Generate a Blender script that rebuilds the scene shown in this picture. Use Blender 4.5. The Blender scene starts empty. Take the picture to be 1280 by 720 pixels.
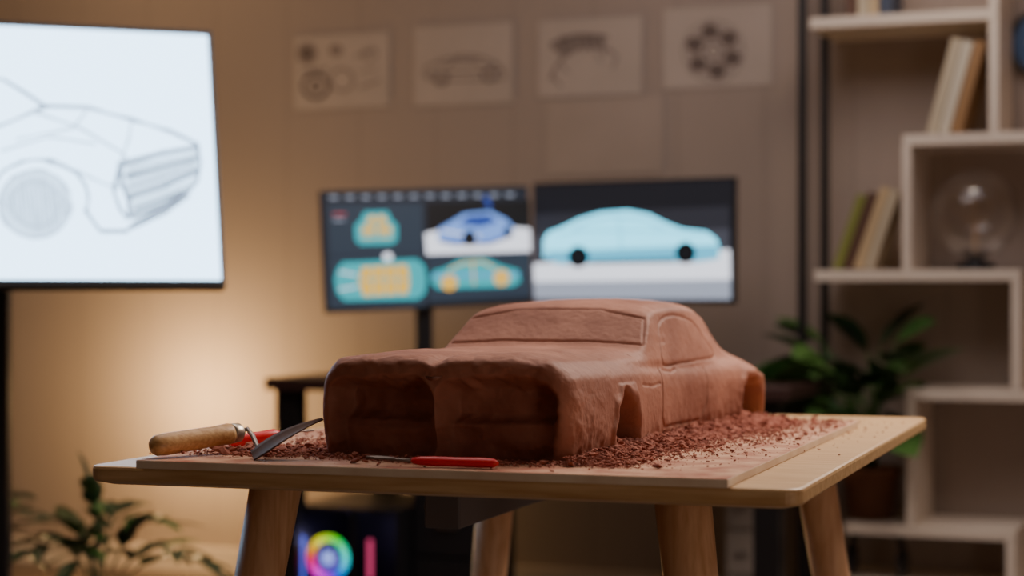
import bpy, bmesh, math, random
import numpy as np
from mathutils import Vector, Matrix, noise
random.seed(4); np.random.seed(4)
F=2350.0; CZ=0.96; HY=365.0
scn=bpy.context.scene
# ---------------------------------------------------------------- helpers
def link(o): scn.collection.objects.link(o); return o
def lin(c): return tuple(((v/255)/12.92 if v/255<=0.04045 else ((v/255+0.055)/1.055)**2.4) for v in c)
def frame(o,deg): return Matrix.Translation(o)@Matrix.Rotation(-math.radians(deg),4,'Z')
def tag(o,label=None,cat=None,kind=None,group=None):
    if label:o["label"]=label
    if cat:o["category"]=cat
    if kind:o["kind"]=kind
    if group:o["group"]=group
    return o
def root(name,label,cat,M,group=None):
    e=bpy.data.objects.new(name,None); e.empty_display_size=.05; link(e); e.matrix_world=M
    return tag(e,label,cat,None,group)
def mo(name,bm,mats,parent=None,M=None,smooth=False,**k):
    me=bpy.data.meshes.new(name)
    if isinstance(bm,bmesh.types.BMesh):
        bm.normal_update(); bm.to_mesh(me); bm.free()
    else: me.from_pydata(bm[0],[],bm[1]); me.update()
    if not isinstance(mats,(list,tuple)): mats=[mats]
    for m in mats: me.materials.append(m)
    if smooth:
        me.polygons.foreach_set('use_smooth',[True]*len(me.polygons))
    o=bpy.data.objects.new(name,me); link(o)
    if parent: o.parent=parent
    if M is not None: o.matrix_local=M
    return tag(o,**k)
def P(px,py,d): return Vector(((px-640)/F*d,d,CZ-(py-HY)/F*d))
def pix(M,px,py,off=0.0):
    Mi=M.inverted(); o=Mi@Vector((0,0,CZ)); e=Mi@P(px,py,1.0); d=e-o
    t=(off-o.y)/d.y; p=o+d*t; return (p.x,p.z)
# ---------------------------------------------------------------- materials
def mat(name,col,rough=.6,metal=0,col2=None,nscale=5,bump=0,bscale=40,stretch=None,emit=None,es=1,detail=4,spec=None):
    m=bpy.data.materials.new(name); m.use_nodes=True; nt=m.node_tree; b=nt.nodes['Principled BSDF']
    c=lin(col)+(1,)
    b.inputs['Base Color'].default_value=c; b.inputs['Roughness'].default_value=rough; b.inputs['Metallic'].default_value=metal
    if spec is not None: b.inputs['Specular IOR Level'].default_value=spec
    tc=nt.nodes.new('ShaderNodeTexCoord'); mp=nt.nodes.new('ShaderNodeMapping')
    nt.links.new(tc.outputs['Object'],mp.inputs[0])
    if stretch: mp.inputs['Scale'].default_value=stretch
    if col2:
        n=nt.nodes.new('ShaderNodeTexNoise'); n.inputs['Scale'].default_value=nscale; n.inputs['Detail'].default_value=detail
        nt.links.new(mp.outputs[0],n.inputs['Vector'])
        r=nt.nodes.new('ShaderNodeValToRGB'); r.color_ramp.elements[0].position=.35; r.color_ramp.elements[1].position=.65
        r.color_ramp.elements[0].color=c; r.color_ramp.elements[1].color=lin(col2)+(1,)
        nt.links.new(n.outputs[0],r.inputs[0]); nt.links.new(r.outputs[0],b.inputs['Base Color'])
    if bump:
        n=nt.nodes.new('ShaderNodeTexNoise'); n.inputs['Scale'].default_value=bscale; n.inputs['Detail'].default_value=6
        nt.links.new(mp.outputs[0],n.inputs['Vector'])
        bp=nt.nodes.new('ShaderNodeBump'); bp.inputs['Strength'].default_value=bump; bp.inputs['Distance'].default_value=.003
        nt.links.new(n.outputs[0],bp.inputs['Height']); nt.links.new(bp.outputs[0],b.inputs['Normal'])
    if emit:
        b.inputs['Emission Color'].default_value=lin(emit)+(1,); b.inputs['Emission Strength'].default_value=es
    return m
def em(name,col,s=1.0): return mat(name,(8,8,8),.4,emit=col,es=s)
M_clay=mat('clay',(140,86,66),.66,col2=(174,118,96),nscale=10,bump=.34,bscale=130,detail=12,spec=.4)
M_crumb=mat('clay_crumb',(134,70,53),.9,col2=(172,102,80),nscale=60,bump=.3,bscale=200)
M_wood=mat('pine_top',(210,174,126),.45,col2=(188,146,96),nscale=9,stretch=(1,12,12),bump=.08,bscale=60)
M_leg=mat('leg_wood',(236,192,152),.45,col2=(216,166,124),nscale=12,stretch=(10,10,1))
M_board=mat('dusty_board',(206,162,130),.8,col2=(164,98,73),nscale=26,bump=.3,bscale=120,detail=12)
M_boarde=mat('board_edge',(226,206,180),.7,col2=(214,188,160),nscale=20)
M_handle=mat('handle_wood',(214,172,118),.4,col2=(188,140,86),nscale=30,stretch=(1,10,10))
M_steel=mat('steel',(150,140,134),.4,1)
M_blade=mat('dark_blade',(92,60,48),.65,.1,col2=(66,44,38),nscale=30)
M_red=mat('red_plastic',(226,28,38),.35)
M_black=mat('black_plastic',(26,25,29),.4)
M_blackm=mat('black_metal',(32,30,32),.4,.3)
M_desk=mat('desk_wood',(62,36,32),.45,col2=(44,28,26),nscale=8,stretch=(1,10,10))
M_white=mat('white_laminate',(226,212,196),.5,col2=(218,202,186),nscale=3)
M_greyc=mat('grey_laminate',(150,140,132),.5,col2=(142,132,124),nscale=3)
M_paper=mat('paper',(189,174,163),.9,col2=(181,167,156),nscale=4)
M_blank=mat('blank_paper',(175,159,147),.9,col2=(169,153,141),nscale=4)
M_ink=mat('ink',(108,94,88),.9)
M_inkl=mat('light_ink',(144,130,122),.9)
M_leaf=mat('leaf_green',(60,98,48),.4,col2=(86,124,60),nscale=8)
M_leafd=mat('leaf_dark',(32,56,36),.4,col2=(48,78,44),nscale=8)
M_pot=mat('terracotta_pot',(140,92,66),.7,col2=(122,80,56),nscale=8)
M_soil=mat('soil',(36,26,20),.95)
M_rail=mat('dark_rail',(96,88,88),.5)
M_brass=mat('ferrule',(190,180,165),.35,.9)
def wallmat(name,col,col2):
    m=mat(name,col,.85,col2=col2,nscale=.8,bump=.05,bscale=30); nt=m.node_tree; b=nt.nodes['Principled BSDF']
    tc=nt.nodes.new('ShaderNodeTexCoord'); w=nt.nodes.new('ShaderNodeTexWave'); w.inputs['Scale'].default_value=1.15; w.inputs['Distortion'].default_value=0
    w.wave_profile='SAW'
    nt.links.new(tc.outputs['Object'],w.inputs['Vector'])
    r=nt.nodes.new('ShaderNodeValToRGB'); r.color_ramp.elements[0].position=0; r.color_ramp.elements[0].color=(.84,.84,.84,1)
    r.color_ramp.elements[1].position=.045; r.color_ramp.elements[1].color=(1,1,1,1)
    nt.links.new(w.outputs['Fac'],r.inputs[0])
    src=b.inputs['Base Color'].links[0].from_socket
    mx=nt.nodes.new('ShaderNodeMix'); mx.data_type='RGBA'; mx.blend_type='MULTIPLY'; mx.inputs[0].default_value=1
    nt.links.new(src,mx.inputs[6]); nt.links.new(r.outputs[0],mx.inputs[7]); nt.links.new(mx.outputs[2],b.inputs['Base Color'])
    return m
M_wall=wallmat('wall_paint',(168,152,141),(162,146,135))
M_floor=mat('floor_wood',(98,82,72),.5,col2=(80,66,58),nscale=5,stretch=(1,9,1))
M_ceil=mat('ceiling_paint',(190,180,170),.9,col2=(184,174,164),nscale=2)
# ---------------------------------------------------------------- mesh builders
def addbox(bm,x0,x1,y0,y1,z0,z1,mi=0,M=None,bev=0):
    r=bmesh.ops.create_cube(bm,size=1); vs=r['verts']
    for v in vs:
        v.co=Vector(((x0+x1)/2+v.co.x*(x1-x0),(y0+y1)/2+v.co.y*(y1-y0),(z0+z1)/2+v.co.z*(z1-z0)))
    fs=set(f for v in vs for f in v.link_faces)
    for f in fs: f.material_index=mi
    if bev:
        es=set(e for v in vs for e in v.link_edges)
        rr=bmesh.ops.bevel(bm,geom=list(es),offset=bev,segments=2,affect='EDGES',profile=.5)
        vs=list(set(v for f in rr['faces'] for v in f.verts)|set(v for v in vs if v.is_valid))
    if M is not None:
        for v in vs: v.co=M@v.co
def box(*a,**k):
    bm=bmesh.new(); addbox(bm,*a,**k); return bm
def lathe(bm,prof,n=24,M=None,mi=0,axis='Z'):
    rings=[]
    for (r,z) in prof:
        ring=[]
        for i in range(n):
            a=2*math.pi*i/n
            p=Vector((r*math.cos(a),r*math.sin(a),z))
            if axis=='X': p=Vector((z,r*math.cos(a),r*math.sin(a)))
            if axis=='Y': p=Vector((r*math.cos(a),z,r*math.sin(a)))
            if M is not None: p=M@p
            ring.append(bm.verts.new(p))
        rings.append(ring)
    for a,b in zip(rings,rings[1:]):
        for i in range(n):
            f=bm.faces.new((a[i],a[(i+1)%n],b[(i+1)%n],b[i])); f.material_index=mi; f.smooth=True
    for rg in (rings[0],rings[-1]):
        f=bm.faces.new(rg); f.material_index=mi
    return bm
def tube(bm,pts,rad,n=8,mi=0):
    pts=[Vector(p) for p in pts]; rings=[]
    up=Vector((.13,.2,1)).normalized()
    for i,p in enumerate(pts):
        t=(pts[min(i+1,len(pts)-1)]-pts[max(i-1,0)]).normalized()
        a=t.cross(up)
        if a.length<.05: a=t.cross(Vector((1,0,0)))
        a.normalize(); b=t.cross(a)
        r=rad[i] if isinstance(rad,(list,tuple)) else rad
        rings.append([bm.verts.new(p+a*r*math.cos(2*math.pi*k/n)+b*r*math.sin(2*math.pi*k/n)) for k in range(n)])
    for a,b in zip(rings,rings[1:]):
        for k in range(n):
            f=bm.faces.new((a[k],a[(k+1)%n],b[(k+1)%n],b[k])); f.material_index=mi; f.smooth=True
    for rg in (rings[0],rings[-1]):
        f=bm.faces.new(rg); f.material_index=mi
    bmesh.ops.recalc_face_normals(bm,faces=bm.faces)
    return bm
def axisM(a,b):
    d=(b-a).normalized(); z=Vector((0,0,1)); y=z.cross(d).normalized(); z=d.cross(y)
    m=Matrix((d,y,z)).transposed().to_4x4(); m.translation=a; return m
class Draw:
    def __init__(s,M,off=-.0015): s.M=M; s.bm=bmesh.new(); s.off=off
    def poly(s,pts,mi,layer=0,local=False):
        y=s.off-layer*.0005
        q=pts if local else [pix(s.M,*p) for p in pts]
        vs=[s.bm.verts.new((x,y,z)) for x,z in q]
        try:
            f=s.bm.faces.new(vs); f.material_index=mi
            f.normal_update()
            if f.normal.y>0: f.normal_flip()
        except Exception: pass
    def line(s,pts,w,mi,layer=1,closed=False):
        if closed: pts=list(pts)+[pts[0]]
        for a,b in zip(pts,pts[1:]):
            dx,dy=b[0]-a[0],b[1]-a[1]; L=math.hypot(dx,dy) or 1; nx,ny=-dy/L*w/2,dx/L*w/2
            s.poly([(a[0]+nx,a[1]+ny),(b[0]+nx,b[1]+ny),(b[0]-nx,b[1]-ny),(a[0]-nx,a[1]-ny)],mi,layer)
def ell(cx,cy,rx,ry,n=24,a0=0,a1=360):
    full=(a1-a0)==360
    return [(cx+rx*math.cos(math.radians(a0+(a1-a0)*i/(n if full else n-1))),cy+ry*math.sin(math.radians(a0+(a1-a0)*i/(n if full else n-1)))) for i in range(n)]
# ---------------------------------------------------------------- frames
WA=22.0
W=frame((0,6.0,0),WA)
T=frame((-.512,2.274,0),18.7)
C=frame((-.094,2.222,.7602),22.0)
cw,sw=math.cos(math.radians(WA)),math.sin(math.radians(WA))
def WP(px,py,yw):
    k=(px-640)/F
    wx=(k*(6+cw*yw)-sw*yw)/(cw+sw*k)
    Y=6-sw*wx+cw*yw
    return wx,CZ-(py-HY)/F*Y
def WX(px,yw): return WP(px,0,yw)[0]
# ---------------------------------------------------------------- room
S=dict(kind='structure')
mo('floor',box(-3.6,3.6,-8.2,.1,-.1,0),M_floor,M=W,**S)
mo('wall_back',box(-3.6,3.6,0,.1,0,2.8),M_wall,M=W,**S)
mo('wall_left',box(-3.7,-3.6,-8.2,.1,0,2.8),M_wall,M=W,**S)
mo('wall_right',box(3.6,3.7,-8.2,.1,0,2.8),M_wall,M=W,**S)
mo('wall_front',box(-3.7,3.7,-8.3,-8.2,0,2.8),M_wall,M=W,**S)
mo('ceiling',box(-3.7,3.7,-8.3,.1,2.8,2.9),M_ceil,M=W,**S)
mo('baseboard_back',box(-3.6,3.6,-.015,0,0,.09),M_white,M=W,**S)
# ---------------------------------------------------------------- work table
tw,td=.864,1.21
tb=root('work_table','light pine work table with rounded corners and splayed round legs','table',T)
def rrect(x0,x1,y0,y1,r,n=6):
    pts=[]
    for cx,cy,a0 in ((x1-r,y0+r,-90),(x1-r,y1-r,0),(x0+r,y1-r,90),(x0+r,y0+r,180)):
        for i in range(n+1):
            a=math.radians(a0+90*i/n); pts.append((cx+r*math.cos(a),cy+r*math.sin(a)))
    return pts
bm=bmesh.new(); rings=[]
for ins,z in ((.004,.75),(.001,.7488),(0,.746),(0,.734),(.003,.731),(.02,.7265)):
    rings.append([bm.verts.new((x,y,z)) for x,y in rrect(-.004+ins,tw-ins,ins,td-ins,.022-min(ins,.01))])
for a,b in zip(rings,rings[1:]):
    for i in range(len(a)): bm.faces.new((a[i],b[i],b[(i+1)%len(a)],a[(i+1)%len(a)]))
bm.faces.new(rings[0]); bm.faces.new(rings[-1][::-1])
bmesh.ops.recalc_face_normals(bm,faces=bm.faces)
mo('tabletop',bm,M_wood,tb)
for cx,cy,sx,sy in ((.17,.17,-1,-1),(tw-.17,.17,1,-1),(.17,td-.17,-1,1),(tw-.17,td-.17,1,1)):
    bm=bmesh.new(); top=Vector((cx,cy,.7265)); bot=Vector((cx+sx*.10,cy+sy*.10,0))
    tube(bm,[top,top.lerp(bot,.5),bot],[.034,.029,.02],n=28)
    for v in bm.verts:
        if v.co.z>.70: v.co.z=.7265
        if v.co.z<.02: v.co.z=0
    mo('leg',bm,M_leg,tb,smooth=True)
x0,z0=pix(T,575,662,.30)
mo('rail',box(x0-.05,x0,.30,td-.30,z0,.7265,bev=.003),M_rail,tb)
# ---------------------------------------------------------------- board
BM=frame((-.448,2.238,.75),18.6)
bw,bd=.716,.97
bm=box(0,bw,0,bd,0,.010,bev=.0012); bm.normal_update()
for f in bm.faces:
    if f.normal.z<.9: f.material_index=1
mo('modelling_board',bm,[M_board,M_boarde],M=BM,label='thin pale board dusted with reddish clay under the model car',cat='board')
# ---------------------------------------------------------------- clay car
L=.950
ys=np.concatenate([np.arange(0,.04,.001),np.arange(.04,.32,.0025),np.arange(.32,.44,.0008),np.arange(.44,L-.03,.002),np.arange(L-.03,L,.001)])
yu=np.arange(-.1,1.10,.001)
def curve(keys,sig=.008):
    k=np.array(keys); v=np.interp(yu,k[:,0],k[:,1]); n=int(4*sig/.001); g=np.exp(-.5*(np.arange(-n,n+1)*.001/sig)**2); g/=g.sum()
    v=np.convolve(np.pad(v,n,mode='edge'),g,'valid'); return np.interp(ys,yu,v)
hw=curve([(0,.165),(.06,.170),(.2,.171),(.33,.165),(.5,.160),(.65,.161),(.8,.170),(.92,.166),(.96,.160)],.03)
zs=curve([(0,.110),(.1,.109),(.33,.104),(.5,.098),(.7,.095),(.82,.094),(.92,.080),(.96,.076)],.02)
zc=curve([(0,.125),(.03,.125),(.1,.1255),(.34,.1255),(.357,.1285),(.427,.178),(.46,.185),(.53,.190),(.65,.190),(.74,.180),(.82,.150),(.88,.120),(.93,.110),(.96,.105)],.006)
hb=curve([(0,.142),(.1,.143),(.3,.148),(.37,.153),(.5,.150),(.67,.147),(.77,.141),(.83,.138),(.96,.13)],.02)
zb=curve([(0,.119),(.1,.117),(.3,.112),(.36,.108),(.45,.102),(.65,.098),(.78,.098),(.92,.088),(.96,.085)],.012)
hr=curve([(0,.10),(.1,.105),(.3,.12),(.355,.144),(.37,.144),(.425,.131),(.5,.126),(.64,.122),(.74,.116),(.83,.105),(.96,.09)],.008)
zr=curve([(0,.124),(.1,.123),(.34,.120),(.357,.122),(.425,.168),(.46,.174),(.57,.177),(.67,.173),(.74,.158),(.82,.126),(.88,.110),(.96,.10)],.007)
nM=150
def section(i):
    h=hw[i]
    pts=np.array([(h-.006,0),(h-.001,.02),(h,.045),(h-.001,.07),(h-.005,zs[i]-.012),(h-.013,zs[i]-.002),(hb[i],zb[i]),
        (hb[i]*.45+hr[i]*.55,zb[i]*.45+zr[i]*.55),(hr[i],zr[i]),(hr[i]*.82,zr[i]+(zc[i]-zr[i])*.58),(hr[i]*.5,zc[i]-(zc[i]-zr[i])*.14),(hr[i]*.2,zc[i]-(zc[i]-zr[i])*.02),(0,zc[i])])
    d=np.concatenate([[0],np.cumsum(np.hypot(*np.diff(pts,axis=0).T))])
    u=np.linspace(0,d[-1],nM); x=np.interp(u,d,pts[:,0]); z=np.interp(u,d,pts[:,1])
    k=np.array([1,4,7,9,10,9,7,4,1.]); k/=k.sum()
    xp=np.concatenate([2*x[0]-x[4:0:-1],x,-x[-2:-6:-1]]); zp=np.concatenate([2*z[0]-z[4:0:-1],z,z[-2:-6:-1]])
    return np.convolve(xp,k,'valid'),np.convolve(zp,k,'valid')
secs=[section(i) for i in range(len(ys))]
rings=[];flag=[]
def full(x,z,y,sc):
    xx=np.concatenate([x*sc,-x[-2::-1]*sc]); zz=np.concatenate([z*sc,z[-2::-1]*sc]); zz=np.maximum(zz,0)
    return np.stack([xx,np.full_like(xx,y),zz],1)
NR=84
s0=.92
for k in range(NR):
    s=s0*(k+.02)/NR
    rings.append(full(*secs[0],0.0,s)); flag.append(1)
r=.036
for i,y in enumerate(ys):
    sc=1.0
    if y<r: sc=s0+(1-s0)*math.sqrt(max(0,1-((r-y)/r)**2))
    if L-y<r: sc=s0+(1-s0)*math.sqrt(max(0,1-((r-(L-y))/r)**2))
    rings.append(full(*secs[i],y,sc)); flag.append(0)
for k in range(30):
    s=s0*(1-(k+1)/30.5); rings.append(full(*secs[-1],L,s)); flag.append(2)
V=np.array(rings); nr,nj,_=V.shape
flag=np.repeat(np.array(flag)[:,None],nj,1)
X,Y,Z=V[...,0].copy(),V[...,1].copy(),V[...,2].copy()
def sst(a,b,v): t=np.clip((v-a)/(b-a),0,1); return t*t*(3-2*t)
fr=np.exp(-Y/.09)
Y=Y+fr*(.022*(X/.16)**2+.008*(1-Z/.12))
hood=sst(.0,.05,Y)*(1-sst(.31,.35,Y))*(Z>.09)
front=(1-sst(.0,.20,Y))*(Z>.10)
Z=Z-front*.007*np.exp(-(X/.011)**2)
Z=Z+hood*.0025*np.exp(-((np.abs(X)-.08)/.03)**2)
def rbox(x,z,cx,cz,hx,hz,rad):
    qx=np.abs(x-cx)-hx+rad; qz=np.abs(z-cz)-hz+rad
    return np.hypot(np.maximum(qx,0),np.maximum(qz,0))+np.minimum(np.maximum(qx,qz),0)-rad
ax=np.abs(X)
wob=np.zeros((nr,nj)); wob2=np.zeros((nr,nj))
for i in range(nr):
    if flag[i,0]==1:
        for j in range(nj):
            a_,b_=X[i,j],Z[i,j]
            wob[i,j]=noise.noise(Vector((a_*28,b_*28,1.7)))*.007+noise.noise(Vector((a_*90,b_*90,4)))*.002
            wob2[i,j]=noise.noise(Vector((a_*18,b_*45,7.7)))
sdU=rbox(ax,Z,.0755,.040,.0745,.058,.030)+wob
mU=1-sst(-.017,.003,sdU)
prof=.026+.014*sst(.036,.054,Z+.006*wob2)-.003*np.exp(-((Z-.044-.004*wob2)/.004)**2)
dd_=mU*prof*(1-.22*wob2)
cap=(flag==1)
Y=Y+np.where(cap,dd_,0)
wside=np.zeros((nr,nj))
side=(flag==0)&(ax>.122)&(Z<.085)
ii,jj=np.nonzero(side)
for i,j in zip(ii,jj): wside[i,j]=noise.noise(Vector((Y[i,j]*40,Z[i,j]*40,3+X[i,j])))
for cy,ry,rz,dp in ((.222,.050,.072,.045),(.838,.072,.070,.06)):
    q=(np.abs((Y-cy)/ry)**2.6+np.abs(np.maximum(Z,0)/rz)**2.6)**(1/2.6)+wside*.13
    m=1-sst(.80,1.0,q); fl=np.exp(-((q-1.12)/.10)**2)
    fill=.30*sst(.045,.0,Z) if cy<.5 else 0
    X=X-np.where(side,np.sign(X)*(dp*m*(1-fill)-.004*fl*(1-m)),0)
def groove(A,B,pl,mask,w=.0016,closed=False):
    pl=list(pl)+([pl[0]] if closed else [])
    best=np.full(A.shape,9.)
    for (a0,b0),(a1,b1) in zip(pl,pl[1:]):
        da,db=a1-a0,b1-b0; l2=da*da+db*db
        t=np.clip(((A-a0)*da+(B-b0)*db)/l2,0,1)
        best=np.minimum(best,np.hypot(A-a0-t*da,B-b0-t*db))
    return np.exp(-(best/w)**2)*mask
def arcpts(p,n=6):
    out=[]
    m=len(p)
    for i in range(m):
        p0,p1,p2,p3=[np.array(p[(i+k-1)%m]) for k in range(4)]
        for j in range(n):
            t=j/n; out.append(tuple(.5*((2*p1)+(-p0+p2)*t+(2*p0-5*p1+4*p2-p3)*t*t+(-p0+3*p1-3*p2+p3)*t**3)))
    return out
ws=[(-.141,.1300),(-.06,.134),(.06,.134),(.141,.1300),(.127,.164),(.06,.1765),(-.06,.1765),(-.127,.164)]
gW=groove(X,Z,ws,((Y>.325)&(Y<.465)&(flag==0)).astype(float),.0013,True)
cabS=((flag==0)&(ax>.105)&(Z>.082)).astype(float)
sw_=[(.432,.100),(.438,.128),(.462,.155),(.52,.166),(.59,.164),(.655,.150),(.70,.120),(.71,.103),(.62,.101),(.52,.0995)]
gS=groove(Y,Z,arcpts(sw_,4),cabS,.0014,True)
bod=((flag==0)&(ax>.13)&(Z<.098)).astype(float)
gD=groove(Y,Z,[(.40,.097),(.393,.07),(.387,.03),(.40,.018),(.58,.016),(.605,.04),(.62,.09)],bod,.0015)
gD=np.maximum(gD,groove(Y,Z,[(.415,.094),(.455,.090),(.485,.093)],bod,.0013))
gD=np.maximum(gD,groove(Y,Z,[(.30,.080),(.345,.076),(.385,.078)],bod,.0013))
Vn=np.stack([X,Y,Z],-1)
du=np.gradient(Vn,axis=0); dv=np.gradient(Vn,axis=1); N=np.cross(dv,du); N/= (np.linalg.norm(N,axis=-1,keepdims=True)+1e-12)
cen=np.array([0,.46,.04]); sgn=np.sign(np.sum(N*(Vn-cen),-1)); 
if np.mean(sgn)<0: N=-N
g=np.maximum.reduce([gW,gS,gD*.85])
disp=np.zeros((nr,nj))
for i in range(nr):
    for j in range(nj):
        p=Vector(Vn[i,j])
        sc_=max(0,noise.noise(p*9+Vector((4,4,4))))
        d=.0015*noise.noise(p*13)+.0006*noise.noise(p*45+Vector((3,1,2)))+.0003*noise.noise(p*160)+sc_*.0014*noise.noise(p*75)
        if p.y<.10: d+=(.0016*noise.noise(p*34+Vector((2,9,4)))+.0008*noise.noise(p*110))*(1-p.y/.10)
        if p.z<.04: d+=.0032*noise.noise(p*55+Vector((9,0,0)))*(1-p.z/.04)
        if p.x>.11 and p.z<.09:
            f_=max(0,1-abs(p.y-.08)/.11)*(1-max(p.z,0)/.09)
            d+=f_*(.0034*noise.noise(p*60+Vector((1,7,3)))+.0018*noise.noise(p*140))
        if flag[i,j]==1: d+=.0018*noise.noise(p*60+Vector((0,5,0)))
        disp[i,j]=d
Vn=Vn+N*(disp-.0027*g)[...,None]
Vn[...,2]=np.where(V[...,2]<=.0005,0,np.maximum(Vn[...,2],0))
idx=np.arange(nr*nj).reshape(nr,nj)
a=idx[:-1,:-1].ravel();b=idx[1:,:-1].ravel();c=idx[1:,1:].ravel();d=idx[:-1,1:].ravel()
faces=np.stack([a,d,c,b],1)
car=mo('clay_model_car',(Vn.reshape(-1,3).tolist(),faces.tolist()),M_clay,M=C,smooth=True,label='sculpted brown clay model car with scored windows, on the board',cat='model car')
bm=bmesh.new(); bm.from_mesh(car.data); bmesh.ops.recalc_face_normals(bm,faces=bm.faces); bm.to_mesh(car.data); bm.free()
# ---------------------------------------------------------------- clay crumbs
bmi=bmesh.new(); bmesh.ops.create_icosphere(bmi,subdivisions=1,radius=1)
base=np.array([v.co[:] for v in bmi.verts]); bf=np.array([[v.index for v in f.verts] for f in bmi.faces]); bmi.free()
CV=[];CF=[];cnt=0
BMi=BM.inverted(); Ti=T.inverted()
def crumb(p,s,el=1.0,fl=.6):
    global cnt
    q=base*(1+.7*(np.random.rand(12,1)-.5))*np.array([s*el,s,s*fl])
    a=random.random()*6.28; t=(random.random()-.5)*.8
    R=np.array(Matrix.Rotation(a,3,'Z')@Matrix.Rotation(t,3,'Y'))
    q=q@R.T; q[:,2]-=q[:,2].min(); q=q+np.array(p)
    CV.append(q); CF.append(bf+cnt); cnt+=12
n=0
while n<19000:
    r_=random.random()
    if r_<.62:
        yy=random.uniform(-.01,1.0); dd=min(random.expovariate(1/.045),.28)*(0.5+1.0*yy); lp=Vector((.168+dd,yy,0))
    elif r_<.76: xx=random.uniform(-.22,.24); dd=random.expovariate(1/.013); lp=Vector((xx,.001+.022*(xx/.16)**2-dd,0))
    elif r_<.93: dd=random.expovariate(1/.06); lp=Vector((-.172-dd,random.uniform(-.03,.5),0))
    else: lp=Vector((random.uniform(-.3,.3),L+.01+random.expovariate(1/.03),0)); dd=.03
    wpt=C@lp; bl=BMi@wpt
    onb=(0.004<bl.x<bw-.004 and .004<bl.y<bd-.004)
    if not onb:
        tl=Ti@wpt
        if random.random()<.85 or not(.02<tl.x<tw-.02 and .02<tl.y<td-.02): continue
    s=min(.0004+random.expovariate(1/.00062),.0042)
    zz=(.7602 if onb else .7502)
    pile=max(0,(1-dd/.06))*random.random()**1.5*(.011 if r_<.62 else .003) if onb else 0
    crumb((wpt.x,wpt.y,zz+pile),s,random.choice([1,1,1.4,2.0]),random.uniform(.3,.8)); n+=1
for i in range(900):
    q=P(random.gauss(335,42),573,2.3); q.y+=random.gauss(.03,.03)
    crumb((q.x,q.y,.7602+random.random()*.004),.0005+random.expovariate(1/.0010),random.choice([1,1.6,2.0]),.6)
def ridge(sg,ya_,yb_,wid,hh_):
    global cnt
    A,B=260,34; vv=[]
    for i in range(A):
        yy=ya_+(yb_-ya_)*i/(A-1); e_=min(1,min(i,A-1-i)/12)
        w_=wid*(.55+.6*yy+.6*noise.noise(Vector((yy*14,sg,0))))
        for j in range(B):
            u=j/(B-1); lp=Vector((sg*(.150+u*w_),yy,0)); q=C@lp
            nz=noise.noise(Vector((lp.x*60,yy*60,1)))+.6*noise.noise(Vector((lp.x*150,yy*150,5)))+.4*noise.noise(Vector((lp.x*380,yy*380,5)))
            z=hh_*e_*((1-u)**1.3)*(1+.5*nz)+.0022*nz*e_-.0012*u-(.003 if u>.97 or e_==0 else 0)
            vv.append((q.x,q.y,.7602+max(z,-.002)))
    fc=[(cnt+i*B+j,cnt+i*B+j+1,cnt+(i+1)*B+j+1,cnt+(i+1)*B+j) for i in range(A-1) for j in range(B-1)]
    CV.append(np.array(vv)); cnt+=A*B; return [list(f) for f in fc]
RF=ridge(1,.02,.88,.10,.013)+ridge(-1,.02,.6,.05,.006)
mo('clay_crumbs',(np.concatenate(CV).tolist(),np.concatenate(CF).tolist()+RF),M_crumb,label='scattered reddish-brown clay crumbs and shavings on the board',cat='clay crumbs',kind='stuff')
# ---------------------------------------------------------------- tools
def capsule(bm,prof,M,flat=1.0,n=24):
    lathe(bm,prof,n,None,0,'X')
    for v in bm.verts: v.co.z*=flat
    for v in bm.verts: v.co=M@v.co
pa=P(190,558,2.25); pb=P(300,540,2.34)
tr=root('clay_trowel','small trowel with light wooden handle and dark leaf blade','trowel',Matrix.Translation(pa))
loc=Matrix.Translation(-pa)
HM=loc@axisM(pa,pb); ln=(pb-pa).length
bm=bmesh.new(); lathe(bm,[(.003,-.001),(.009,.001),(.0125,.006),(.0136,.02),(.0132,ln*.45),(.0125,ln*.7),(.0135,ln*.86),(.0118,ln*.90)],32,HM,0,'X')
bmesh.ops.recalc_face_normals(bm,faces=bm.faces); mo('handle',bm,M_handle,tr,label='turned light wooden handle')
bm=bmesh.new(); lathe(bm,[(.0122,ln*.89),(.0125,ln*.92),(.0115,ln*.99),(.006,ln*1.03)],28,HM,0,'X')
bmesh.ops.recalc_face_normals(bm,faces=bm.faces); mo('ferrule',bm,M_brass,tr,label='metal ferrule')
bm=bmesh.new(); npts=[P(300,540,2.34),P(309,536,2.345),P(316,545,2.335),P(321,557,2.32),P(326,563,2.305),P(336,562,2.275)]
tube(bm,[p-pa for p in npts],.003,10); mo('neck',bm,M_steel,tr,smooth=True)
bm=bmesh.new()
b0=P(316,571,2.24); b1=P(404,524,2.25); ax_=(b1-b0); sd=Vector((0.10,.55,.26)); sd=(sd-ax_*(sd.dot(ax_)/ax_.length_squared)).normalized(); nn=ax_.cross(sd).normalized()
K=14; rows=[]
for i in range(K+1):
    t=i/K; w=.0200*(math.sin(math.pi*min(1,(t*.9+.09)**.55)))**.8 if t<1 else .0004
    w=max(w,.0004); row=[]
    for j in range(-3,4):
        row.append(b0+ax_*t+sd*w*j/3+nn*(.004*math.sin(math.pi*t)+.002*(j/3)**2)-pa)
    rows.append(row)
g1=[[bm.verts.new(p) for p in rw] for rw in rows]; g2=[[bm.verts.new(p-nn*.0014) for p in rw] for rw in rows]
for gg in (g1,g2):
    for a_,b_ in zip(gg,gg[1:]):
        for j in range(6): bm.faces.new((a_[j],a_[j+1],b_[j+1],b_[j]))
for i in range(K):
    for j in (0,6): bm.faces.new((g1[i][j],g1[i+1][j],g2[i+1][j],g2[i][j]))
bmesh.ops.recalc_face_normals(bm,faces=bm.faces)
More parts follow.
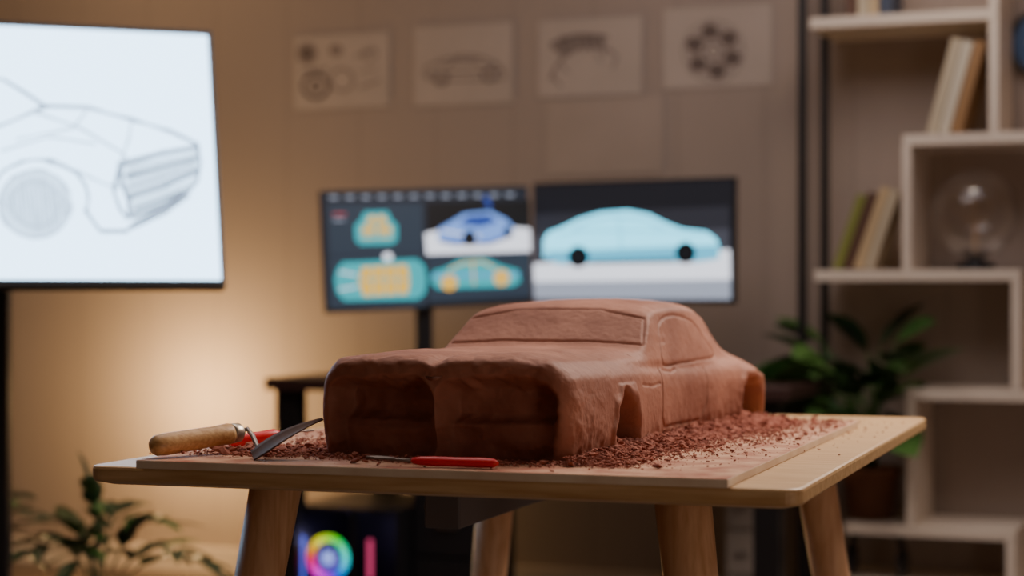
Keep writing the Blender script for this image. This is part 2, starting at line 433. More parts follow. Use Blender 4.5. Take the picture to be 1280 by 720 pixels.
mo('blade',bm,M_blade,tr,smooth=True,label='dark leaf-shaped clay-stained blade')
ka=P(514,572,2.15); kb=P(623,580,2.12); ka.z=.7672; kb.z=.7668
kn=root('modelling_knife','slim modelling knife with a glossy red handle and steel blade','knife',Matrix.Translation(ka))
ln=(kb-ka).length; HM=Matrix.Translation(-ka)@axisM(ka,kb)
bm=bmesh.new(); capsule(bm,[(.002,0),(.0040,.002),(.0058,.012),(.0064,.03),(.0060,ln*.55),(.0066,ln*.8),(.0056,ln*.95),(.002,ln)],HM,.9)
bmesh.ops.recalc_face_normals(bm,faces=bm.faces); mo('handle',bm,M_red,kn,label='glossy red plastic handle')
kt=P(457,567,2.165); kt.z=.7690
bm=bmesh.new(); q0=Vector((0,0,0)); q1=kt-ka; per=Vector((-.3,1,.25)).normalized()
tube(bm,[q0-q1*.05,q0+q1*.3,q0+q1*.45],[.0026,.0022,.002],8)
vs=[q1*.36-per*.0025,q1*.36+per*.0025,q1*.75+per*.004,q1*1.0,q1*.8-per*.0035]
nv=Vector((0,0,.0022))
tp=[bm.verts.new(v+nv) for v in vs]; bt=[bm.verts.new(v) for v in vs]
bm.faces.new(tp); bm.faces.new(bt[::-1])
for i in range(5): bm.faces.new((tp[i],tp[(i+1)%5],bt[(i+1)%5],bt[i]))
bmesh.ops.recalc_face_normals(bm,faces=bm.faces); mo('blade',bm,mat('knife_steel',(128,116,110),.45,.6),kn,label='narrow dark steel blade')
ra=P(285,556,2.40); rb=P(352,547,2.45); ra.z=.768; rb.z=.775
rt=root('sculpting_tool','sculpting tool with red handle lying among clay crumbs','sculpting tool',Matrix.Translation(ra))
ln=(rb-ra).length; HM=Matrix.Translation(-ra)@axisM(ra,rb)
bm=bmesh.new(); capsule(bm,[(.003,0),(.0065,.004),(.0085,.02),(.008,ln*.6),(.0085,ln*.85),(.003,ln)],HM)
bmesh.ops.recalc_face_normals(bm,faces=bm.faces); mo('handle',bm,M_red,rt)
bm=bmesh.new(); tube(bm,[HM@Vector((ln-.002,0,0)),HM@Vector((ln+.03,0,0)),HM@Vector((ln+.05,0,-.002))],[.002,.0016,.0012],8); mo('tip',bm,M_steel,rt,smooth=True)
# ---------------------------------------------------------------- large display
yw=math.radians(20); tl_=math.radians(16); H=.59; Wd=1.05
BR=P(283,359,4.0)
xa=Vector((math.cos(yw),math.sin(yw),0)); nb=Vector((-math.sin(yw),math.cos(yw),0)); up=(Vector((0,0,1))*math.cos(tl_)+nb*math.sin(tl_)).normalized(); ya=up.cross(xa)
DM=Matrix((xa,ya,up)).transposed().to_4x4(); DM.translation=BR-xa*Wd
disp_=root('display_screen','large black-framed display on a stand showing a car pencil sketch','display',DM)
bm=box(0,Wd,0,.035,0,H,bev=.004); addbox(bm,.25,Wd-.25,.035,.06,.12,H-.12); mo('frame',bm,M_black,disp_)
E_disp=em('display_white',(184,222,255),6.0); E_sk=em('sketch_line',(106,120,144),1.5); E_sk2=em('sketch_line_soft',(158,184,212),3.0); E_sk3=em('sketch_shade',(170,203,232),4.0)
dr=Draw(DM)
dr.poly([(.013,.016),(Wd-.011,.016),(Wd-.011,H-.013),(.013,H-.013)],0,0,local=True)
def rough(pts,w,mi,rep=3,j=2.8,layer=2):
    for k in range(rep):
        dr.line([(x+random.uniform(-j,j)*(k>0),y+random.uniform(-j,j)*(k>0)) for x,y in pts],w*(1 if k==0 else .6),mi if k<2 else max(mi,2),layer)
dr.poly([(155,208),(246,188),(246,215),(160,246)],3,1); dr.poly([(162,252),(246,222),(235,245),(168,285)],3,1); dr.poly(ell(44,256,46,44,24),3,1)
rough([(-90,110),(-40,95),(5,100),(35,118),(58,134)],3,1); rough([(-60,165),(0,158),(58,134),(110,136),(165,150),(215,165),(247,182)],3,1)
rough([(40,140),(100,160),(150,190),(165,205)],3,2); rough([(247,182),(250,205),(246,228),(225,248),(190,268),(158,288)],4,1,3)
rough([(150,205),(200,192),(246,184)],6,1,3); rough([(150,205),(153,230),(160,248)],6,1,3); rough([(160,248),(205,232),(246,215)],6,1,3)
rough([(158,222),(245,198)],4,1,2); rough([(158,235),(200,222),(244,208)],3,2,3)
rough([(160,248),(162,272),(205,256),(240,236)],5,1,3); rough([(168,262),(230,240)],4,1,3); rough([(162,284),(205,266),(236,244)],6,1,3)
for x_ in range(166,240,9): rough([(x_,203-(x_-175)*.1),(x_+2,240-(x_-175)*.25)],1.8,2,2)
rough([(60,205),(100,215),(130,230),(150,235)],2,2); rough([(0,190),(60,172),(120,180)],2,2)
rough([(105,262),(126,290),(160,290)],4,1,3); rough([(150,205),(142,240),(150,262),(160,275)],4,1,3)
rough([(165,150),(160,175),(150,205)],2.5,2,2); rough([(110,136),(90,160),(20,175)],2,2,2)
rough(ell(48,250,62,50,22,175,375),3,1,3,3); rough(ell(44,255,46,42,20),2.5,2,3,3.5); rough(ell(44,255,30,28,14),2,2,2,4)
for i in range(16): rough([(2+i*5.5,250-28*math.sin(i/15*3.14)),(8+i*5.5,262+30*math.sin(i/15*3.14))],1.8,2,2,4)
mo('screen',dr.bm,[E_disp,E_sk,E_sk2,E_sk3],disp_,label='glowing screen with a car front sketch')
Di=DM.inverted()
sx=P(1,600,4.15)
bm=bmesh.new()
addbox(bm,sx.x-.02,sx.x+.02,sx.y-.02,sx.y+.02,.03,1.3,bev=.003)
addbox(bm,sx.x-.35,sx.x+.35,sx.y-.03,sx.y+.03,0,.04,bev=.003)
addbox(bm,sx.x-.03,sx.x+.03,sx.y-.22,sx.y+.22,0,.035,bev=.003)
for v in bm.verts: v.co=Di@v.co
mo('stand',bm,M_blackm,disp_,label='black metal floor stand')
# ---------------------------------------------------------------- desk and monitors
desk=root('computer_desk','dark wooden computer desk with black metal legs against the wall','desk',W)
dx0,dz=WP(330,480,-.85); dx1=WX(985,-.85); dtop=.715
mo('desk_top',box(dx0,dx1,-.85,-.12,dtop-.035,dtop,bev=.003),M_desk,desk)
for x_ in (dx0+.02,dx1-.10):
    for y_ in (-.82,-.2):
        mo('leg',box(x_,x_+.07,y_,y_+.06,0,dtop-.035,bev=.002),M_blackm,desk)
mo('back_panel',box(dx0+.1,dx1-.1,-.2,-.18,.45,dtop-.035),M_black,desk)
def monitor(bl,br,h,label,fn,emats,px_stand):
    xa=(br-bl).normalized(); w=(br-bl).length; z=Vector((0,0,1)); ya=z.cross(xa).normalized(); z=xa.cross(ya).normalized()
    M=Matrix((xa,ya,z)).transposed().to_4x4(); M.translation=bl
    r_=root('monitor',label,'monitor',M)
    bm=box(0,w,0,.02,0,h,bev=.002); addbox(bm,w*.25,w*.75,.02,.05,h*.25,h*.75,bev=.006); mo('case',bm,M_black,r_)
    d=Draw(M); d.poly([(.003,.012),(w-.003,.012),(w-.003,h-.007),(.003,h-.007)],0,0,local=True)
    fn(d); mo('screen',d.bm,emats,r_,label='lit screen with car views')
    bm=bmesh.new(); c=M@Vector((w*.5,.045,h*.4)); Mi=M.inverted()
    addbox(bm,c.x-.025,c.x+.025,c.y-.015,c.y+.02,dtop+.01,c.z,bev=.004); addbox(bm,c.x-.12,c.x+.12,c.y-.10,c.y+.09,dtop,dtop+.012,bev=.004)
    for v in bm.verts: v.co=Mi@v.co
    mo('stand',bm,M_black,r_)
    return r_
E0=em('ui_dark',(30,38,52),1.0); E1=em('ui_panel',(46,60,76),1.0); E2=em('ui_teal',(40,170,180),1.4); E3=em('ui_yellow',(235,180,60),1.5); E4=em('ui_white',(225,228,240),1.9)
E5=em('ui_blue',(110,150,225),1.7); E6=em('ui_black',(12,14,20),.8); E7=em('ui_cyan',(110,215,245),3.0); E8=em('ui_grey',(165,172,190),1.2); E9=em('ui_red',(190,70,80),1)
E10=em('ui_charcoal',(34,34,40),1.0); E11=em('ui_slate',(52,52,60),1.0); E12=em('ui_dim_grey',(76,77,88),1.0); E13=em('ui_navy',(40,70,160),1.2); E14=em('ui_shadow_cyan',(80,180,215),1.8)
EM=[E0,E1,E2,E3,E4,E5,E6,E7,E8,E9,E13]
EMR=[E10,E11,E12,E14,E4,E5,E6,E7,E8,E9]
def left_ui(d):
    d.poly([(410,256),(528,254),(529,316),(411,319)],1,1); d.poly([(411,321),(530,318),(532,383),(412,386)],1,1)
    d.poly([(533,253),(662,250),(663,312),(534,316)],6,1); d.poly([(534,319),(663,315),(664,370),(536,378)],1,1)
    d.poly([(531,292),(585,280),(662,286),(663,314),(533,318)],4,2)
    for i in range(12): d.line([(412+i*20,247-i*.3),(422+i*20,247-i*.3)],3,8,2)
    d.line([(606,245),(612,260)],6,10,3)
    d.poly([(444,300),(443,282),(450,276),(455,265),(484,264),(489,275),(496,281),(496,300),(490,305),(450,306)],2,3)
    d.poly([(452,298),(452,286),(458,278),(462,270),(480,270),(483,278),(489,285),(489,297)],3,4)
    d.line([(450,294),(492,293)],4,2,5); d.line([(470,268),(470,302)],3,2,5); d.line([(455,282),(487,281)],3,2,5)
    d.poly([(546,300),(548,286),(562,278),(580,267),(612,264),(632,274),(642,284),(640,296),(610,306),(566,307)],5,4)
    d.poly([(572,280),(585,270),(610,268),(622,277),(600,284)],10,5); d.line([(550,302),(575,304),(612,304),(640,293)],4,10,5); d.poly(ell(586,298,9,10,14),6,6); d.poly(ell(634,290,5,8,14),6,6); d.line([(552,288),(570,292),(600,296)],2,4,5)
    d.poly([(428,328),(520,324),(530,332),(533,350),(531,366),(522,374),(430,376),(421,366),(418,350),(421,337)],2,3)
    d.poly([(452,334),(508,331),(512,350),(509,367),(454,370),(448,352)],3,4)
    for x_ in (465,480,495): d.line([(x_,334),(x_+1,368)],2,2,5)
    d.line([(450,350),(512,349)],2,2,5)
    d.line([(424,340),(446,344)],2,4,5); d.line([(424,362),(446,358)],2,4,5); d.poly(ell(484,321,6,5,12),4,6)
    d.poly([(538,352),(540,340),(556,335),(574,325),(604,322),(626,332),(648,338),(650,352),(640,358),(546,361)],2,3)
    d.line([(560,338),(578,329),(602,327),(618,335)],2,3,5); d.poly(ell(561,353,10,10,16),3,5); d.poly(ell(626,347,10,10,16),3,5); d.line([(590,326),(592,356)],2,3,5)
    d.line([(540,345),(648,343)],2,5,5)
    d.line([(416,268),(432,268)],3,9,4); d.line([(416,275),(430,275)],2,8,4)
def right_ui(d):
    d.poly([(668,268),(912,258),(913,300),(669,302)],1,1); d.poly([(668,296),(912,286),(914,374),(669,373)],2,2)
    d.poly([(668,330),(780,322),(913,312),(914,373),(669,373)],4,3)
    d.poly([(669,352),(914,349),(914,374),(669,374)],8,4)
    d.poly([(681,322),(681,300),(686,291),(704,284),(724,274),(750,266),(785,263),(812,268),(834,279),(852,286),(884,290),(896,299),(901,312),(899,324),(870,328),(700,331)],7,5)
    d.poly([(683,314),(900,306),(899,324),(870,328),(700,331),(683,323)],3,6)
    d.line([(718,288),(736,276),(770,271),(808,275),(830,286)],2,3,6); d.line([(700,293),(730,288),(840,289),(880,294)],1.5,3,6); d.line([(775,272),(778,320)],1.5,3,6)
    for c in ((724,321),(858,316)):
        d.poly(ell(c[0],c[1],13,14,20),6,7); d.poly(ell(c[0],c[1],6,6,12),0,8)
    d.line([(738,328),(845,325)],4,6,7)
monitor(P(407,392,5.32),P(665.5,379,5.55),.347,'black monitor showing four coloured views of a car model',left_ui,EM,540)
monitor(P(665.5,377,5.56),P(917,380,5.17),.350,'black monitor showing a pale blue car in side view',right_ui,EMR,790)
# pc tower
px0,pz=WP(366,655,-.80); px1=WX(498,-.80)
PM=W@Matrix.Translation((px0,-.80,0)); pw=px1-px0; ph=.35
pc=root('computer_tower','black computer tower with glowing rainbow fan under the desk','computer',PM)
bm=bmesh.new()
addbox(bm,0,pw,.02,.4,0,.012); addbox(bm,0,pw,.0,.4,ph-.012,ph,bev=.002); addbox(bm,0,.008,0,.4,.012,ph-.012); addbox(bm,pw-.008,pw,0,.4,.012,ph-.012); addbox(bm,.008,pw-.008,.39,.4,.012,ph-.012); addbox(bm,.185,.195,0,.02,.012,ph-.012)
addbox(bm,.01,pw-.01,.05,.3,.012,.03)
mo('case',bm,M_black,pc)
mrgb=mat('rainbow_light',(10,10,10)); nt=mrgb.node_tree; b=nt.nodes['Principled BSDF']
tc=nt.nodes.new('ShaderNodeTexCoord'); gr=nt.nodes.new('ShaderNodeTexGradient'); gr.gradient_type='RADIAL'; mp=nt.nodes.new('ShaderNodeMapping'); mp.inputs['Rotation'].default_value=(math.radians(90),0,0)
cb=nt.nodes.new('ShaderNodeCombineColor'); cb.mode='HSV'; cb.inputs[1].default_value=1.0; cb.inputs[2].default_value=1
nt.links.new(tc.outputs['Object'],mp.inputs[0]); nt.links.new(mp.outputs[0],gr.inputs[0]); nt.links.new(gr.outputs['Fac'],cb.inputs[0]); nt.links.new(cb.outputs[0],b.inputs['Emission Color']); b.inputs['Emission Strength'].default_value=1.1
E_glow=em('fan_glow',(150,170,255),1.3); E_bl=em('fan_blue',(100,80,220),.9)
def fan(cx,cz,R,yy):
    bm=bmesh.new()
    seg=40; rings=[]
    for rr,dy in ((R,0),(R,-.008),(R*.72,-.008),(R*.68,0)):
        rings.append([bm.verts.new((rr*math.cos(2*math.pi*i/seg),dy,rr*math.sin(2*math.pi*i/seg))) for i in range(seg)])
    for a_,b_ in zip(rings,rings[1:]):
        for i in range(seg): bm.faces.new((a_[i],a_[(i+1)%seg],b_[(i+1)%seg],b_[i]))
    lathe(bm,[(R*.3,0),(R*.3,-.008),(R*.22,-.011)],20,None,1,'Y')
    for k in range(7):
        a0=2*math.pi*k/7; q=[]
        for t,aa,dy in ((.28,0,-.002),(.67,.25,-.002),(.67,.75,.012),(.28,.55,.012)):
            q.append(bm.verts.new((R*t*math.cos(a0+aa),dy,R*t*math.sin(a0+aa))))
        f=bm.faces.new(q); f.material_index=2
    mo('fan',bm,[mrgb,E_glow,E_bl],pc,M=Matrix.Translation((cx,yy,cz)),label='rainbow-lit cooling fan')
_,fz=WP(410,697,-.77)
fan(.100,fz,.066,.03)
mo('light_strip',box(.232,.246,.01,.02,fz-.05,fz+.06,bev=.002),em('pink_strip',(220,70,120),.9),pc,label='pink glowing light strip')
mo('light_strip',box(.012,.028,.01,.02,fz-.07,fz+.06,bev=.002),em('blue_strip',(90,110,255),1.3),pc,label='blue glowing light strip')
def cabinet(name,pxa,pxb,y0,top,m,label,n):
    x0=WX(pxa,y0); x1=WX(pxb,y0); w=x1-x0
    r_=root(name,label,'cabinet',W@Matrix.Translation((x0,y0,0)))
    mo('body',box(0,w,.02,.24,0,top,bev=.003),m,r_)
    for i in range(n):
        a_=.04+(top-.05)*i/n; b_=.04+(top-.05)*(i+1)/n-.008
        dobj=mo('drawer',box(.006,w-.006,0,.02,a_,b_,bev=.002),m,r_)
        mo('handle',box(w*.35,w*.65,-.012,0,(a_+b_)/2-.004,(a_+b_)/2+.004,bev=.002),M_steel,dobj)
cabinet('drawer_cabinet',514,604,-.72,.40,M_black,'low black drawer cabinet under the desk beside the computer',2)
cabinet('drawer_cabinet',905,950,-.45,.44,M_greyc,'narrow grey drawer cabinet under the desk',3)
# ---------------------------------------------------------------- wall papers
def paper(corners,label,fn,pm=None):
    l,t,r_,b_=corners
    x0,z1=WP(l,t,-.004); x1,_=WP(r_,t,-.004); _,z0=WP((l+r_)/2,b_,-.004); _,z1=WP((l+r_)/2,t,-.004)
    M=W@Matrix.Translation((x0,-.003,z0)); w=x1-x0; h=z1-z0
    d=Draw(M,-.0012)
    n_=8
    for i in range(n_):
        d.poly([(w*i/n_,0),(w*(i+1)/n_,0),(w*(i+1)/n_,h),(w*i/n_,h)],0,0,local=True)
    fn(d)
    return mo('sketch_paper',d.bm,[pm or M_paper,M_ink,M_inkl],M=M,label=label,cat='paper')
def p1(d):
    d.poly(ell(384,67,13,14,18),2,1); d.poly(ell(384,67,7,8,18),1,2); d.line(ell(395,108,16,15,20),5,1,2,True); d.poly(ell(395,108,6,6,12),1,2); d.line(ell(428,100,14,14,20),3,2,2,True)
    d.poly(ell(420,63,9,8,14),2,1); d.line([(445,70),(470,62)],3,2); d.line([(450,110),(475,100)],3,2); d.line([(450,90),(472,86)],2,2); d.line(ell(462,68,9,8,14),2,2,2,True)
    d.line([(376,90),(410,86)],2,1)
def p2(d):
    d.line([(530,95),(532,84),(550,76),(580,68),(605,72),(622,80),(632,92),(628,99),(600,100),(545,101),(530,95)],3,2); d.line([(548,80),(585,78),(620,82)],2,2)
    d.line(ell(552,98,8,8,16),3,1,2,True); d.line(ell(612,94,8,8,16),3,1,2,True); d.line([(535,92),(630,88)],2,1); d.line([(560,84),(570,74),(600,75)],2,1)
def p3(d):
    d.poly([(688,60),(700,47),(722,42),(745,42),(758,50),(752,60),(725,62),(708,72)],2,1); d.line([(688,55),(720,44),(760,46)],3,1,2); d.line([(700,66),(726,56),(765,62)],3,2,2); d.line([(706,70),(695,84),(688,100)],4,2); d.line([(700,78),(712,92)],2,2); d.line([(690,95),(702,108)],3,2)
    for i in range(12): d.line([(695+i*5+random.uniform(-4,4),46+random.uniform(-4,6)),(700+i*5,64+random.uniform(-6,8))],2,1 if i%2 else 2,3)
    d.line([(756,60),(772,70),(766,86)],3,2); d.line([(745,66),(752,78)],2,2)
def p4(d):
    d.line(ell(892,64,38,38,30),2,2,2,True); 
    for i in range(6):
        a_=math.radians(60*i+20); d.poly(ell(892+25*math.cos(a_),64+25*math.sin(a_),11,10,14),1,2)
    for i in range(6):
        a_=math.radians(60*i+50); d.line([(892+10*math.cos(a_),64+10*math.sin(a_)),(892+34*math.cos(a_),64+34*math.sin(a_))],3,2)
    d.line(ell(892,64,9,9,16),3,1,3,True)
paper((368,43,487,136),'white paper with sketches of round car parts taped to wall',p1)
paper((517,31,641,131),'white paper with a pencil side sketch of a car',p2)
paper((673,23,802,120),'white paper with a sketch of mechanical parts',p3)
paper((829,8,964,109),'white paper with a drawing of a wheel rim',p4)
paper((682,122,828,218),'large blank paper sheet pinned to the wall',lambda d:None,M_blank)
# ---------------------------------------------------------------- shelf unit
SH=root('display_shelf','white staggered open display shelf with black metal posts','shelf',W)
yf=-.33; yb=-.03
def zpx(px,py): return WP(px,py,yf)[1]
t_=.03
zA=zpx(1125,30); zB=zpx(1205,180); zC=zpx(1145,351); zD=zpx(1205,501); zE=zpx(1160,672); zF=.12
def hb_(pa_,pb_,z): 
    mo('shelf_board',box(WX(pa_,yf),WX(pb_,yf),yf,yb,z,z+t_,bev=.002),M_white,SH)
def vb_(pa_,z0_,z1_):
    x=WX(pa_,yf); mo('upright_panel',box(x,x+.026,yf,yb,z0_,z1_,bev=.002),M_white,SH)
hb_(1012,1248,zA); hb_(1128,1420,zB); hb_(1018,1276,zC); hb_(1130,1420,zD); hb_(1055,1270,zE); hb_(1030,1420,zF)
vb_(1236,zB+t_,zA); vb_(1236,zA+t_,2.0); vb_(1127,zC+t_,zB); vb_(1264,zD+t_,zC); vb_(1132,zE+t_,zD); vb_(1257,zF+t_,zE); vb_(1410,0,2.0); vb_(1030,0,zF)
for px_,y_ in ((1003,yf-.01),(1031,yb-.11)):
    x=WX(px_,y_); mo('post',box(x-.011,x+.011,y_-.011,y_+.011,0,2.3),M_blackm,SH)
bcols=[(196,170,130),(128,132,58),(190,176,150),(150,112,70),(206,196,176),(90,60,44),(176,150,110),(60,70,90)]
bm_mats=[mat('book_cover',c,.6) for c in bcols]; M_pages=mat('book_pages',(214,204,184),.9)
def book(x,z,w,h,dp,mi,lean,label,group):
    Mx=W@Matrix.Translation((x,yf+.03,z))@Matrix.Rotation(math.radians(lean),4,'Y')
    r_=root('book',label,'book',Mx,group)
    bm=bmesh.new(); addbox(bm,0,.003,0,dp,0,h); addbox(bm,w-.003,w,0,dp,0,h); addbox(bm,.003,w-.003,0,.003,0,h)
    mo('cover',bm,bm_mats[mi],r_); mo('pages',box(.0032,w-.0032,.0035,dp-.004,.004,h-.004),M_pages,r_)
def row(pxs,z,h,cols,lean,group,labs,ws_=(.024,.036)):
    x=WX(pxs,yf)
    for i,c in enumerate(cols):
        w=random.uniform(*ws_); hh=h*random.uniform(.92,1.03); a_=lean
        book(x,z+.001+w*math.sin(math.radians(a_)),w,hh,.17,c,a_,labs[i%len(labs)],group); x+=w/math.cos(math.radians(a_))+.003
row(1038,zC+t_,.235,[1,5,0,2],19,'books leaning on the middle shelf',['yellow-green book leaning on the shelf','dark brown book leaning on the shelf','cream book leaning on the shelf','beige book leaning on the shelf'],(.022,.027))
row(1156,zB+t_,.28,[2,4,3],15,'books leaning on the upper shelf',['beige book leaning on the shelf','off-white book leaning on the shelf','brown book leaning on the shelf'],(.026,.031))
row(1055,zA+t_,.21,[5,2,0,7],0,'books on the top shelf',['dark brown upright book on the top shelf','beige upright book on the top shelf','cream upright book on the top shelf','grey-blue upright book on the top shelf'])
# glass globe lamp
gx,gz=WP(1219,333,-.2); gz=zC+t_; 
gl=root('globe_lamp','clear glass globe lamp with filament on a black base','lamp',W@Matrix.Translation((gx,-.2,gz+.0005)))
bm=bmesh.new(); lathe(bm,[(.055,0),(.057,.006),(.055,.016),(.03,.026),(.018,.034),(.018,.04)],32); bmesh.ops.recalc_face_normals(bm,faces=bm.faces); mo('base',bm,M_black,gl)
mg=bpy.data.materials.new('thin_glass'); mg.use_nodes=True; nt=mg.node_tree; nt.nodes.clear()
o_=nt.nodes.new('ShaderNodeOutputMaterial'); mx=nt.nodes.new('ShaderNodeMixShader'); t1=nt.nodes.new('ShaderNodeBsdfTransparent'); g1_=nt.nodes.new('ShaderNodeBsdfGlossy'); g1_.inputs['Roughness'].default_value=.08
lw=nt.nodes.new('ShaderNodeLayerWeight'); lw.inputs[0].default_value=.28
nt.links.new(lw.outputs['Facing'],mx.inputs[0]); nt.links.new(t1.outputs[0],mx.inputs[1]); nt.links.new(g1_.outputs[0],mx.inputs[2]); nt.links.new(mx.outputs[0],o_.inputs[0])
bm=bmesh.new(); bmesh.ops.create_uvsphere(bm,u_segments=40,v_segments=24,radius=.125)
for v in bm.verts: v.co.z+=.158
mo('glass_globe',bm,mg,gl,smooth=True,label='clear glass globe')
bm=bmesh.new()
tube(bm,[(0,0,.04),(0,0,.12)],.002,6)
for k in range(4):
    a_=k*1.57; tube(bm,[(0,0,.12),(.03*math.cos(a_),.03*math.sin(a_),.15),(.045*math.cos(a_),.045*math.sin(a_),.18),(.02*math.cos(a_),.02*math.sin(a_),.20)],.0006,6)
mo('filament',bm,mat('filament',(150,110,70),.5,emit=(255,190,120),es=.15),gl)
cx,cz=WP(1304,52,-.05)
ck=root('wall_clock','round wall clock with dark rim and blue face','clock',W@Matrix.Translation((cx,-.03,cz)))
bm=bmesh.new(); lathe(bm,[(.10,.029),(.10,-.01),(.092,-.015),(.085,-.005)],40,None,0,'Y'); bmesh.ops.recalc_face_normals(bm,faces=bm.faces); mo('rim',bm,M_black,ck)
bm=bmesh.new(); lathe(bm,[(.084,-.006),(.084,-.008)],40,None,0,'Y'); bmesh.ops.recalc_face_normals(bm,faces=bm.faces); mo('face',bm,mat('clock_face',(60,90,130),.5),ck)
mo('hand',box(-.003,.003,-.011,-.009,0,.06),M_white,ck); mo('hand',box(-.045,0,-.011,-.009,-.003,.003),M_white,ck)
# ---------------------------------------------------------------- plants
def leaf(bm,base,tip,width,mi,droop=.15,roll=.9):
    d=tip-base; Ln=d.length; dn=d.normalized(); s=dn.cross(Vector((0,0,1)))
    if s.length<.05: s=Vector((1,0,0))
    s.normalize(); s=(s+Vector((0,0,random.uniform(-roll,roll)))).normalized(); u=s.cross(dn)
    n_=8; rows=[]
    for i in range(n_+1):
        t=i/n_; w=width*math.sin(math.pi*t**.75)**.8*.5 if 0<t<1 else .0005
        p=base+d*t-Vector((0,0,1))*droop*Ln*t*t
        rows.append([bm.verts.new(p+s*w*k+u*(.25*w*abs(k))) for k in (-1,-.5,0,.5,1)])
    for a_,b_ in zip(rows,rows[1:]):
        for k in range(4):
            f=bm.faces.new((a_[k],a_[k+1],b_[k+1],b_[k])); f.smooth=True; f.material_index=mi
def pot(r0,r1,h,m,par):
    bm=bmesh.new(); lathe(bm,[(r0,0),(r1*.97,h*.85),(r1*1.06,h*.86),(r1*1.06,h),(r1*.94,h),(r1*.92,h*.9)],32); bmesh.ops.recalc_face_normals(bm,faces=bm.faces); mo('pot',bm,m,par)
    bm=bmesh.new(); lathe(bm,[(r1*.9,h*.86),(r1*.9,h*.9)],24); bmesh.ops.recalc_face_normals(bm,faces=bm.faces); mo('soil',bm,M_soil,par)
def plant(name,loc,pr,phh,tips,lw_,label,m,potm):
    r_=root(name,label,'plant',Matrix.Translation(loc)); pot(pr*.75,pr,phh,potm,r_)
    bm=bmesh.new(); o=Vector((0,0,phh*.9))
    for (p,ln_) in tips:
        p=p-Vector(loc); hd=Vector((p.x,p.y,0)); 
        if hd.length<1e-3: hd=Vector((.01,0,0))
        mid=o.lerp(p,.5)+Vector((0,0,.06))-hd*.12
        tube(bm,[o+hd.normalized()*pr*.2,mid,p],[.004,.003,.002],5)
        dr_=(p-mid).normalized()
        leaf(bm,p,p+(dr_*.6+hd.normalized()*.6+Vector((0,0,random.uniform(-.25,.25))))*ln_,lw_*ln_,random.choice([0,0,1]))
    mo('foliage',bm,m,r_)
    return r_
pl,_=WP(1088,600,-.2); loc=W@Vector((pl,-.2,zE+t_+.0005))
tips=[]
rs=random.getstate(); random.seed(11)
for px_,py_,dd,l_ in [(1030,430,0,.15),(1010,442,-.05,.14),(1000,465,-.1,.13),(1085,440,0,.20),(1100,435,0,.19),(1120,425,-.05,.15),(1135,468,-.12,.21),(1110,455,-.1,.18),(1020,425,0,.13)]:
    tips.append((P(px_,py_,loc.y+dd),l_))
for i in range(38):
    t=random.random(); px_=random.uniform(1000,1115); py_=random.uniform(450,540)
    if py_>515 and px_<1035: px_+=40
    tips.append((P(px_,py_,loc.y-random.uniform(0,.22)),random.uniform(.14,.19)))
random.setstate(rs)
plant('potted_plant',loc,.085,.15,tips,.60,'bushy dark green potted plant on the low shelf',[M_leaf,M_leafd],M_pot)
def fern(locpx,d,tips,label):
    loc=P(locpx,600,d); loc.z=0; r_=root('potted_fern',label,'plant',Matrix.Translation(loc)); pot(.09,.12,.22,M_pot,r_)
    bm=bmesh.new(); o=Vector((0,0,.2))
    for px_,py_,dd in tips:
        p=P(px_,py_,d+dd)-loc; mid=o.lerp(p,.45)+Vector((0,0,.16)); pts=[]
        for i in range(9):
            t=i/8; pts.append(o*(1-t)**2+mid*2*t*(1-t)+p*t*t)
        tube(bm,pts,[.004-.0003*i for i in range(9)],5)
        for i in (3,4,5,6,7):
            tdir=(pts[i]-pts[i-1]).normalized(); s=tdir.cross(Vector((0,0,1))).normalized()
            for sg in (-1,1):
                leaf(bm,pts[i],pts[i]+(s*sg*.8+tdir*.6+Vector((0,0,random.uniform(-.05,.25))))*.10,.036,random.choice([0,0,0,1]),.25,.4)
        leaf(bm,pts[-1],pts[-1]+tdir*.12,.045,0,.2,.4)
    mo('foliage',bm,[M_leafd,M_leaf],r_)
fern(125,4.5,[(112,612,0),(200,655,.05),(235,698,-.1),(70,655,0),(45,688,-.1),(150,640,.1),(275,716,0),(95,700,-.15)],'leafy green fern in a terracotta pot on the floor')
fern(-62,4.78,[(5,625,-.1),(32,645,0),(-30,620,0),(20,685,-.1)],'small leafy fern beside the display stand')
hx,_=WP(1094,700,-.25); 
hp=root('headphones','black over-ear headphones on the lowest shelf','headphones',W@Matrix.Translation((hx,-.22,zF+t_+.003)))
bm=bmesh.new(); tube(bm,[(.075*math.cos(a_),0,.055+.10*math.sin(a_)) for a_ in [math.pi*i/16 for i in range(17)]],.010,8); mo('headband',bm,M_black,hp)
for sgn_ in (-1,1):
    bm=bmesh.new(); lathe(bm,[(.03,-.014),(.04,-.01),(.042,0),(.036,.012),(.02,.014)],28,Matrix.Translation((sgn_*.072,0,.045)),0,'X'); bmesh.ops.recalc_face_normals(bm,faces=bm.faces); mo('ear_cup',bm,M_black,hp)
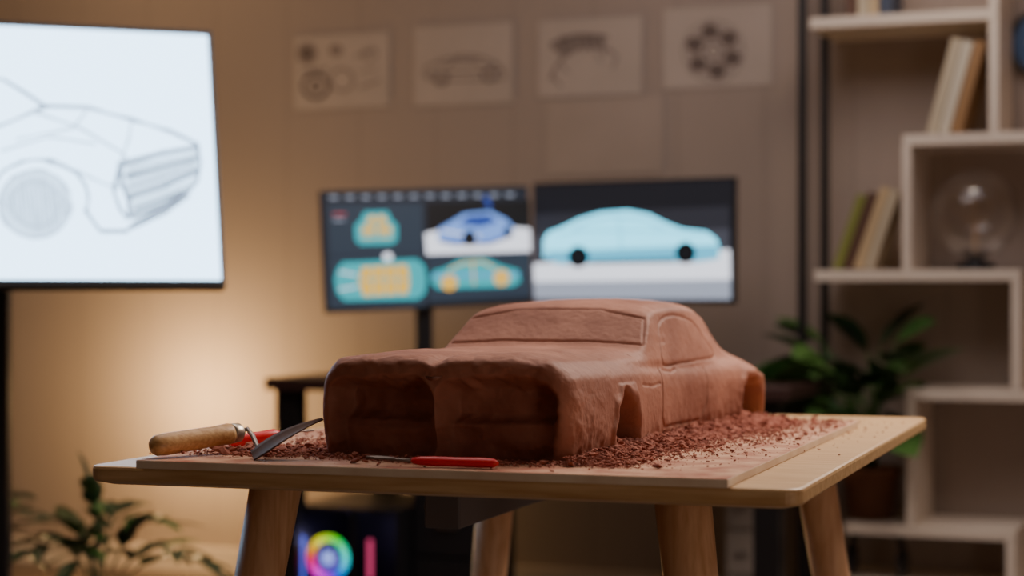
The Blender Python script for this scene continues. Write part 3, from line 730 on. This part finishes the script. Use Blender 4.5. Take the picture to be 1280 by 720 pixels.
# ---------------------------------------------------------------- lights
def area(name,loc,tgt,size,power,col,sy=None):
    l=bpy.data.lights.new(name,'AREA'); l.energy=power; l.color=col; l.size=size
    if sy: l.shape='RECTANGLE'; l.size_y=sy
    o=bpy.data.objects.new(name,l); link(o); o.location=loc; o.rotation_euler=(Vector(tgt)-Vector(loc)).to_track_quat('-Z','Y').to_euler(); return o
def pt(name,loc,power,col,r=.08):
    l=bpy.data.lights.new(name,'POINT'); l.energy=power; l.color=col; l.shadow_soft_size=r
    o=bpy.data.objects.new(name,l); link(o); o.location=loc; return o
area('key_light',(1.25,3.5,2.15),(.15,2.6,.8),.8,48,(1,.84,.72))
area('ceiling_fill',(-.3,3.0,2.7),(0,2.8,0),1.6,21,(1,.87,.80))
area('back_fill',(0.6,4.2,2.7),(.2,6,.7),1.6,17,(.94,.88,.96))
area('front_fill',(1.6,.3,.35),(.2,2.4,.55),1.0,14,(1,.80,.66))
wl=W@Vector((WX(205,-.28),-.28,.60))
pt('wall_uplight',wl,26,(1,.63,.27),.12)
wl2=W@Vector((-1.3,-.7,2.3)); pt('warm_wall_fill',wl2,9,(1,.68,.38),.15)  # unseen fill light that warms the upper left wall, no fixture
wl3=W@Vector((WX(1190,-.5),-.9,2.2)); pt('shelf_fill',wl3,8,(1,.82,.64),.15)  # unseen warm fill for the shelf compartments, not a fixture on the shelf
pt('case_light',W@Vector((px0+.10,-.66,fz+.02)),.25,(.45,.4,1),.03)
w=bpy.data.worlds.new('world'); scn.world=w; w.use_nodes=True; w.node_tree.nodes['Background'].inputs[0].default_value=(.3,.28,.3,1); w.node_tree.nodes['Background'].inputs[1].default_value=.3
# ---------------------------------------------------------------- camera
cam=bpy.data.cameras.new('camera'); co=bpy.data.objects.new('camera',cam); link(co)
co.location=(0,0,CZ); co.rotation_euler=(math.radians(90),0,0); cam.sensor_width=36; cam.lens=F/1280*36; cam.shift_y=5/1280; cam.clip_start=.05
cam.dof.use_dof=True; cam.dof.focus_distance=2.3; cam.dof.aperture_fstop=2.8
scn.camera=co
